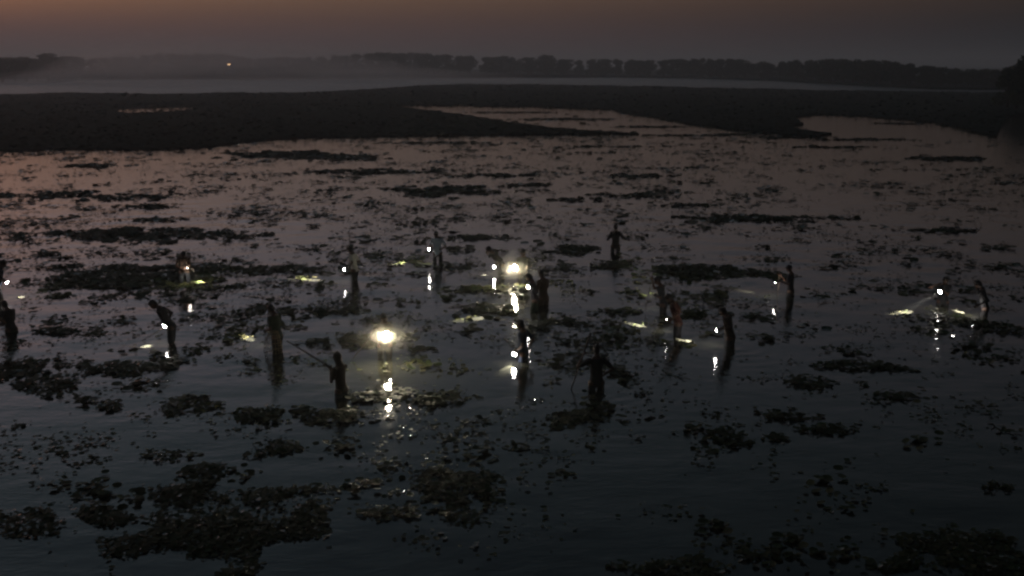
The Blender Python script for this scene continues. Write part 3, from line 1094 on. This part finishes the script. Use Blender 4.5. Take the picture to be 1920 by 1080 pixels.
def make_person(p, idx):
    H = p['H']
    k = H / 1.70
    yaw = R(p['yaw'])
    Rz = Matrix.Rotation(yaw, 3, 'Z')
    Ri = Rz.inverted()
    lean = R(p['lean'])
    X = Vector((1, 0, 0))
    Rl = Matrix.Rotation(-lean, 3, 'X')      # forward is +Y
    stride = random.uniform(-.10, .10)
    hipz = .86 * k
    pel = Vector((0, 0, hipz))
    def T(x, y, z):
        """a point of the upper body, given upright, leaned about the hip"""
        return pel + Rl @ (Vector((x, y, z)) * k - Vector((0, 0, .86 * k)))
    neck = T(0, .0, 1.44)
    Rh = Matrix.Rotation(-(lean * .8 + R(p['nod'])), 3, 'X') @ Matrix.Rotation(R(random.uniform(-14, 14)), 3, 'Z')
    hc = neck + Rh @ Vector((0, .035, .135)) * k
    head_top = hc.z + .118 * k
    Ytop = p['pos'].y
    ztop = at_depth(p['x'], p['top'], Ytop).z
    rootz = ztop - head_top
    root = Vector((p['pos'].x, p['pos'].y, rootz))
    p['root'] = root
    p['depth'] = -rootz
    sh = {'R': T(.162, 0, 1.345), 'L': T(-.162, 0, 1.345)}
    l1, l2 = .285 * k, .25 * k
    arms = {}
    for sd_, sg in (('R', 1), ('L', -1)):
        tg = p[sd_]
        if tg is None:
            t_ = T(.24 * sg, .06, .84)
        else:
            wpt = at_depth(tg[0], tg[1], Ytop + tg[2])
            t_ = Ri @ (wpt - root)
        pole = Vector((.55 * sg, -.55, -.75))
        if idx == 14:
            pole = Vector((.8 * sg, -.4, -.9))
        if idx == 15:
            pole = Vector((.7 * sg, -.4, -.9))
        if idx == 5:
            pole = Vector((.2 * sg, .1, -1))
        if 'grip' + sd_ in p:
            g_ = Ri @ (p['grip' + sd_] - root)
            t_ = g_
            for _ in range(4):
                el, wr = ik(sh[sd_], t_, l1, l2, pole)
                t_ = g_ - (wr - el).normalized() * .075 * k
        el, wr = ik(sh[sd_], t_, l1, l2, pole)
        arms[sd_] = (el, wr)
        p['hand' + sd_] = root + Rz @ (wr + (wr - el).normalized() * .07 * k)
        p['handax' + sd_] = Rz @ (wr - el).normalized()
    # ---- body
    bm = bmesh.new()
    tor = [(T(0, 0, .80), .135 * k, .09 * k), (T(0, 0, .88), .142 * k, .098 * k), (T(0, .005, 1.0), .12 * k, .082 * k), (T(0, .012, 1.12), .125 * k, .09 * k),
           (T(0, .012, 1.26), .15 * k, .10 * k), (T(0, 0, 1.355), .145 * k, .082 * k), (T(0, -.01, 1.42), .10 * k, .07 * k), (T(0, -.005, 1.45), .06 * k, .055 * k)]
    loft(bm, tor, X)
    loft(bm, [(T(0, -.005, 1.40), .055 * k, .055 * k), (neck, .05 * k, .05 * k), (hc - Rh @ Vector((0, .01, .06)) * k, .05 * k, .05 * k)], X)
    ball(bm, hc, (.075 * k, .094 * k, .112 * k), Rh)
    ball(bm, hc + Rh @ Vector((0, .035, -.06)) * k, (.052 * k, .055 * k, .055 * k), Rh)
    ball(bm, hc + Rh @ Vector((0, .097, -.022)) * k, (.013 * k, .018 * k, .026 * k), Rh, 10)
    ball(bm, hc + Rh @ Vector((0, .084, .022)) * k, (.05 * k, .014 * k, .012 * k), Rh, 10)
    ball(bm, hc + Rh @ Vector((0, .088, -.062)) * k, (.024 * k, .012 * k, .012 * k), Rh, 10)
    for sg in (1, -1):
        ball(bm, hc + Rh @ Vector((.077 * sg, -.005, -.01)) * k, (.014 * k, .022 * k, .034 * k), Rh, 10)
    limbs = {}
    for sd_, sg in (('R', 1), ('L', -1)):
        el, wr = arms[sd_]
        s0 = sh[sd_]
        ball(bm, s0, (.054 * k,) * 3)
        tube(bm, [s0, s0.lerp(el, .4), el], [.047 * k, .042 * k, .035 * k], 12)
        ball(bm, el, (.036 * k,) * 3, None, 10)
        tube(bm, [el, el.lerp(wr, .3), wr], [.036 * k, .037 * k, .025 * k], 12)
        d = (wr - el).normalized()
        # palm
        pn = (Vector((-sg, 0, 0)) - d * (-sg * d.x))
        pn = pn.normalized() if pn.length > .1 else d.orthogonal().normalized()
        br = d.cross(pn).normalized()
        rot = Matrix((br, d, pn)).transposed()
        ball(bm, wr + d * .05 * k, (.042 * k, .056 * k, .02 * k), rot, 10)
        limbs[sd_] = (wr, d, pn, br)
        # leg
        hp = Vector((.095 * sg * k, 0, .84 * k))
        fy = stride * sg
        kn = Vector((.11 * sg * k, fy * .6 + .03, .46 * k))
        an = Vector((.12 * sg * k, fy - .01, .07 * k))
        ball(bm, hp, (.095 * k,) * 3)
        tube(bm, [hp, hp.lerp(kn, .35), kn], [.088 * k, .082 * k, .056 * k], 12)
        ball(bm, kn, (.056 * k,) * 3, None, 10)
        tube(bm, [kn, kn.lerp(an, .3), an], [.055 * k, .058 * k, .036 * k], 12)
        ball(bm, an, (.04 * k,) * 3, None, 10)
        tube(bm, [an + Vector((0, -.05, -.035)), an + Vector((0, .06, -.04)), an + Vector((0, .17, -.055))], [.035 * k, .038 * k, .022 * k], 10)
        p['leg' + sd_] = (hp, kn, an)
    body = blend(bm, .0155 * k, 4)
    # fingers grow out of the palms of the same mesh
    bm = bmesh.new()
    bm.from_mesh(body)
    bpy.data.meshes.remove(body)
    for sd_ in 'RL':
        wr, d, pn, br = limbs[sd_]
        curl = 1.0 if p[sd_] else .4
        for j, (off, ln) in enumerate(((-.030, .068), (-.010, .078), (.010, .073), (.030, .058))):
            a0 = wr + (d * .085 + br * off) * k
            d1 = (d * math.cos(.6 * curl) + pn * math.sin(.6 * curl)).normalized()
            d2 = (d * math.cos(1.7 * curl) + pn * math.sin(1.7 * curl)).normalized()
            a1 = a0 + d1 * ln * .5 * k
            a2 = a1 + d2 * ln * .5 * k
            tube(bm, [a0 - d1 * .012, a0, a1, a2, a2 + d2 * .006], [.006 * k, .0095 * k, .009 * k, .0078 * k, .003 * k], 7)
        s_ = -1.0
        b0 = wr + (d * .025 + br * .033 * s_) * k
        b1 = b0 + (d * .6 + br * s_ * .6 + pn * .5).normalized() * .036 * k
        b2 = b1 + (d * .7 + pn * .9).normalized() * .03 * k
        tube(bm, [b0 - (b1 - b0) * .3, b0, b1, b2], [.008 * k, .0125 * k, .011 * k, .006 * k], 7)
    o = empty('person', root, yaw)
    tag(o, p['label'], 'person')
    link('body', bm_mesh('body', bm), M['skin'], o)
    # ---- shirt
    bm = bmesh.new()
    loft(bm, [(T(0, 0, .80), .158 * k, .112 * k), (T(0, .0, .88), .157 * k, .112 * k), (T(0, .01, 1.02), .137 * k, .096 * k), (T(0, .012, 1.15), .14 * k, .102 * k),
              (T(0, .012, 1.27), .162 * k, .112 * k), (T(0, 0, 1.355), .152 * k, .094 * k), (T(0, -.008, 1.425), .085 * k, .068 * k)], X)
    for sd_ in 'RL':
        el, wr = arms[sd_]
        s0 = sh[sd_]
        ball(bm, s0, (.064 * k,) * 3)
        e2 = s0.lerp(el, .78)
        tube(bm, [s0, s0.lerp(el, .4), e2], [.06 * k, .057 * k, .053 * k], 12)
        if idx % 3 == 0:
            tube(bm, [s0.lerp(el, .6), el, el.lerp(wr, .6)], [.052 * k, .047 * k, .04 * k], 12)
            ball(bm, el, (.047 * k,) * 3, None, 10)
    link('shirt', blend(bm, .017 * k, 3), M['cloth_' + p['shirt']], o)
    # ---- shorts or wrapped cloth
    bm = bmesh.new()
    loft(bm, [(Vector((0, 0, .76 * k)), .15 * k, .105 * k), (Vector((0, 0, .85 * k)), .155 * k, .11 * k), (Vector((0, 0, .93 * k)), .145 * k, .102 * k)], X)
    for sd_ in 'RL':
        hp, kn, an = p['leg' + sd_]
        tube(bm, [hp, hp.lerp(kn, .4), hp.lerp(kn, 1.02)], [.09 * k, .086 * k, .074 * k], 12)
    link('shorts', blend(bm, .018 * k, 4), M['cloth_' + p['low']], o)
    # ---- hair / headwear
    bm = bmesh.new()
    if p['cap'] == 'hood':
        ball(bm, hc + Rh @ Vector((0, -.012, .012)) * k, (.096 * k, .108 * k, .126 * k), Rh)
        loft(bm, [(hc + Rh @ Vector((0, -.02, -.05)) * k, .088 * k, .088 * k), (neck + Vector((0, -.01, -.01)), .092 * k, .085 * k), (T(0, -.01, 1.40), .12 * k, .09 * k)], X)
        nm, mt = 'hood', M['cloth_brown']
    elif p['cap'] == 'cap':
        ball(bm, hc + Rh @ Vector((0, -.004, .036)) * k, (.086 * k, .102 * k, .088 * k), Rh)
        ball(bm, hc + Rh @ Vector((0, .105, .045)) * k, (.062 * k, .06 * k, .010 * k), Rh)
        nm, mt = 'cap', M['cloth_black']
    else:
        ball(bm, hc + Rh @ Vector((0, -.014, .026)) * k, (.084 * k, .098 * k, .104 * k), Rh)
        ball(bm, hc + Rh @ Vector((0, .045, .082)) * k, (.06 * k, .045 * k, .035 * k), Rh)
        ball(bm, hc + Rh @ Vector((0, -.05, -.03)) * k, (.07 * k, .055 * k, .06 * k), Rh)
        nm, mt = 'hair', M['hair']
    link(nm, blend(bm, .012 * k, 2), mt, o)
    for sg in (1, -1):
        bm = bmesh.new()
        ball(bm, hc + Rh @ Vector((.031 * sg, .082, .005)) * k, (.013 * k, .009 * k, .008 * k), Rh, 8)
        link('eye', bm_mesh('eye', bm), M['eye'], o)
    return o


for i, p in enumerate(P):
    make_person(p, i)

# ------------------------------------------------------------------ lake bed, lower where people stand deeper
by_ = axis([(-60, 10, 4), (10, 60, 50), (60, 130, 10)])
bx_ = axis([(-90, -30, 6), (-30, 30, 60), (30, 90, 6)])
BX, BY = np.meshgrid(bx_, by_)
num = np.full_like(BX, .62 * .02)
den = np.full_like(BX, .02)
for p in P:
    w_ = 1 / ((BX - p['pos'].x) ** 2 + (BY - p['pos'].y) ** 2 + .05) ** 1.5
    num += w_ * p['depth']
    den += w_
BZ = -num / den - .012
nx, ny = len(bx_), len(by_)
ii = (np.arange(ny - 1)[:, None] * nx + np.arange(nx - 1)[None, :]).ravel()
tag(link('lake_bed', np_mesh('lake_bed', np.stack([BX.ravel(), BY.ravel(), BZ.ravel()], 1), np.stack([ii, ii + 1, ii + nx + 1, ii + nx], 1), True), M['bed']), kind='structure')

# ------------------------------------------------------------------ torches
def lathe(bm, prof, seg=16):
    rings = []
    for z, r in prof:
        rings.append([bm.verts.new((r * math.cos(2 * math.pi * k / seg), r * math.sin(2 * math.pi * k / seg), z)) for k in range(seg)])
    for i in range(len(rings) - 1):
        for k in range(seg):
            bm.faces.new((rings[i][k], rings[i][(k + 1) % seg], rings[i + 1][(k + 1) % seg], rings[i + 1][k]))
    bm.faces.new(rings[0][::-1])
    bm.faces.new(rings[-1])


def torch_parts(r, big):
    bm = bmesh.new()
    b_ = r * .62
    lathe(bm, [(-.17, b_ * .8), (-.165, b_), (-.14, b_), (-.138, b_ * .9), (-.06, b_ * .9), (-.055, b_), (-.04, b_ * 1.02)])
    barrel = bm_mesh('barrel', bm)
    bm = bmesh.new()
    lathe(bm, [(-.042, b_ * 1.05), (-.03, b_ * 1.2), (-.004, r * 1.06), (.004, r * 1.1), (.006, r * 1.1), (.006, r * .98), (.002, r * .98)])
    headm = bm_mesh('head', bm)
    bm = bmesh.new()
    lathe(bm, [(.003, r * .96), (.008, r * .96), (.016, r * .86), (.026, r * .62), (.032, r * .3), (.034, r * .05)])
    lens = bm_mesh('lens', bm)
    bm = bmesh.new()
    ball(bm, (0, -b_ * .98, -.085), (.008, .006, .014), None, 8)
    sw = bm_mesh('switch', bm)
    return barrel, headm, lens, sw


TP = torch_parts(.045, False)
TB = torch_parts(.066, True)


def torch(pos, aim, label, power, cone=26, big=False, blend_=.6, r=.03, tint_=(1, .93, .80)):
    d = (Vector(aim) - Vector(pos)).normalized()
    o = empty('torch', pos)
    o.rotation_euler = d.to_track_quat('Z', 'Y').to_euler()
    ba, hd, ln, sw = TB if big else TP
    link('barrel', ba, M['torch_plastic'], o)
    link('head', hd, M['torch_metal'], o)
    link('lens', ln, M['lens_big' if big else 'lens'], o)
    link('switch', sw, M['torch_metal'], o)
    ld = bpy.data.lights.new('bulb', 'SPOT')
    ld.energy = power
    ld.spot_size = R(cone)
    ld.spot_blend = blend_
    ld.shadow_soft_size = r
    ld.color = tint_
    lo = bpy.data.objects.new('bulb', ld)
    COL.objects.link(lo)
    lo.parent = o
    lo.location = (0, 0, .05)
    lo.rotation_euler = (math.pi, 0, 0)
    tag(o, label, 'torch')
    return o


for i, u, v, dy, aim, pw, cone, lab in TORCHES:
    torch(tp(i, u, v, dy), gnd(*aim), lab, pw, cone)
torch(L1, L1 + Vector((.05, -6.0, -1.0)), 'lone glaring lamp held at the chest beside a slanting stick', 10, 170, True, .9, .05, (1, .9, .66))
torch(L2, L2 + Vector((-.03, -6.0, -.8)), 'brightest starry lamp shining behind the close companions', 15, 170, True, .9, .05, (1, .9, .66))


# added scattering volumes standing in for glare around the two strongest lamps
def volume_mat(name, dens, col, aniso=0.0):
    m = bpy.data.materials.new(name)
    m.use_nodes = True
    n_ = m.node_tree
    n_.nodes.remove(n_.nodes['Principled BSDF'])
    v_ = n_.nodes.new('ShaderNodeVolumePrincipled')
    v_.inputs['Density'].default_value = dens
    v_.inputs['Color'].default_value = (*col, 1)
    v_.inputs['Anisotropy'].default_value = aniso
    n_.links.new(v_.outputs[0], n_.nodes['Material Output'].inputs['Volume'])
    return m


for _k, _d in (('lamp_glare', .005), ('lamp_glare2', .035), ('lamp_glare3', .22), ('lamp_glare4', .5)):
    M[_k] = volume_mat(_k, _d, (.96, .92, .82))
M['smoke'] = volume_mat('smoke', .0046, (.98, .92, .89), .55)
M['haze'] = volume_mat('haze', .0009, (.92, .95, .94), .45)
for Lp, which in ((L1, 'the lone glaring lamp'), (L2, 'the brightest starry lamp')):
    for sc_, mt_, lab in ((1.35, 'lamp_glare', 'faint outer glare volume added around '), (.75, 'lamp_glare2', 'thin glare volume added around '), (.4, 'lamp_glare3', 'denser glare volume added close around '), (.2, 'lamp_glare4', 'dense core of the glare volume added around ')):
        bm = bmesh.new()
        ball(bm, (0, 0, 0), (1.15 * sc_, .7 * sc_, .5 * sc_), None, 28)
        o = link('lamp_glare', bm_mesh('lamp_glare', bm), M[mt_])
        o.location = Lp + Vector((0, -.06 * sc_, 0))
        tag(o, lab + which, 'lamp_glare', kind='stuff')

# ------------------------------------------------------------------ poles, rods, basket
def pole(name, a, c, r, label, cat, sag=0.0, taper=.6, mt='bamboo'):
    a, c = Vector(a), Vector(c)
    o = empty(name, a)
    d = c - a
    bm = bmesh.new()
    pts = []
    rad = []
    for k in range(9):
        f = k / 8
        pts.append(d * f + Vector((0, 0, -sag * math.sin(math.pi * f))))
        rad.append(r * (1 - (1 - taper) * f))
    tube(bm, pts, rad, 8)
    link('shaft', bm_mesh('shaft', bm), M[mt], o)
    for k in range(1, 8):
        if d.length > .8:
            bm = bmesh.new()
            t_ = (pts[k] - pts[k - 1]).normalized() * .008
            tube(bm, [pts[k] - t_, pts[k], pts[k] + t_], [rad[k] * 1.02, rad[k] * 1.3, rad[k] * 1.02], 8)
            link('node_ring', bm_mesh('node_ring', bm), M[mt], o)
    tag(o, label, cat)
    return o


def through(i, side, u0, v0, u1, v1, dy0, dy1):
    return tp(i, u0, v0, dy0), tp(i, u1, v1, dy1)


for nm, i, a, c, d0, d1, r, lab, cat, sag in POLES:
    pole(nm, tp(i, a[0], a[1], d0), tp(i, c[0], c[1], d1), r, lab, cat, sag)

# round open fish basket of thin canes at the hip
bc = tp(4, 513, 640, -.28)
o = empty('fish_basket', bc + Vector((0, 0, -.28)))
for k in range(16):
    a = 2 * math.pi * k / 16
    bm = bmesh.new()
    pts = []
    for j in range(7):
        f = j / 6
        rr = .20 - .09 * f ** 1.6 + .02 * math.sin(f * 3.1)
        pts.append((rr * math.cos(a), rr * math.sin(a) * .8, f * .52))
    tube(bm, pts, [.006] * 7, 6)
    link('cane', bm_mesh('cane', bm), M['cane'], o)
for f in (0.0, .25, .5, .75, 1.0):
    rr = .20 - .09 * f ** 1.6 + .02 * math.sin(f * 3.1) + .006
    bm = bmesh.new()
    pts = [(rr * math.cos(t_), rr * math.sin(t_) * .8, f * .52) for t_ in np.linspace(0, 2 * math.pi, 25)]
    tube(bm, pts, [.008] * 25, 6, False)
    link('hoop', bm_mesh('hoop', bm), M['cane'], o)
tag(o, 'round open cane fish basket at the hip of the pole holder', 'basket')

# ------------------------------------------------------------------ smoke and haze
SMOKE = [  # centre px, distance, radii in metres, tilt
    (120, 160, 380, (44, 30, 5.0), -8, 'low bank of smoke drifting over the far end of the bank'),
    (250, 126, 420, (48, 45, 9.0), -10, 'tall grey smoke rising before the far wood'),
    (10, 172, 340, (26, 26, 3.0), -9, 'tail of smoke beside the dark grove'),
    (480, 128, 480, (75, 50, 10.0), 2, 'wide smoke bank lying before the middle of the far wood'),
    (165, 126, 370, (24, 26, 5.0), -26, 'slanting plume of smoke beside the dark grove top'),
    (640, 140, 440, (60, 40, 7.5), 4, 'rolling smoke over the far water'),
    (820, 150, 430, (50, 40, 4.5), 3, 'thin end of the smoke bank over the far water'),
    (330, 108, 560, (90, 40, 8.0), -2, 'high veil of smoke across the tree tops'),
    (420, 168, 330, (45, 24, 2.6), 0, 'ground smoke creeping along the crest of the bank'),
    (110, 120, 360, (15, 20, 3.4), -32, 'thin wisp of smoke before the dark grove'),
]
for u, v, dist, rad, tl, lab in SMOKE:
    c = at_depth(u, v, dist)
    bm = bmesh.new()
    bmesh.ops.create_icosphere(bm, subdivisions=4, radius=1)
    for vv in bm.verts:
        s_ = 1 + .22 * noise.noise(vv.co * 1.6 + Vector((u, 0, 0))) + .1 * noise.noise(vv.co * 4 + Vector((0, u, 0)))
        vv.co = Vector((vv.co.x * rad[0] * s_, vv.co.y * rad[1] * s_, vv.co.z * rad[2] * s_))
    o = link('smoke', bm_mesh('smoke', bm), M['smoke'])
    o.location = (c.x, c.y, max(c.z, .8))
    o.rotation_euler = (0, R(tl), 0)
    tag(o, lab, 'smoke', kind='stuff')

bm = bmesh.new()
bmesh.ops.create_cube(bm, size=1.0)
for v in bm.verts:
    v.co = Vector((v.co.x * 7000, v.co.y * 3700 + 1650, (v.co.z + .5) * 33 - 3))
o = link('haze', bm_mesh('haze', bm, False), M['haze'])
tag(o, 'pale dusk haze over the whole lake', 'haze', kind='stuff')
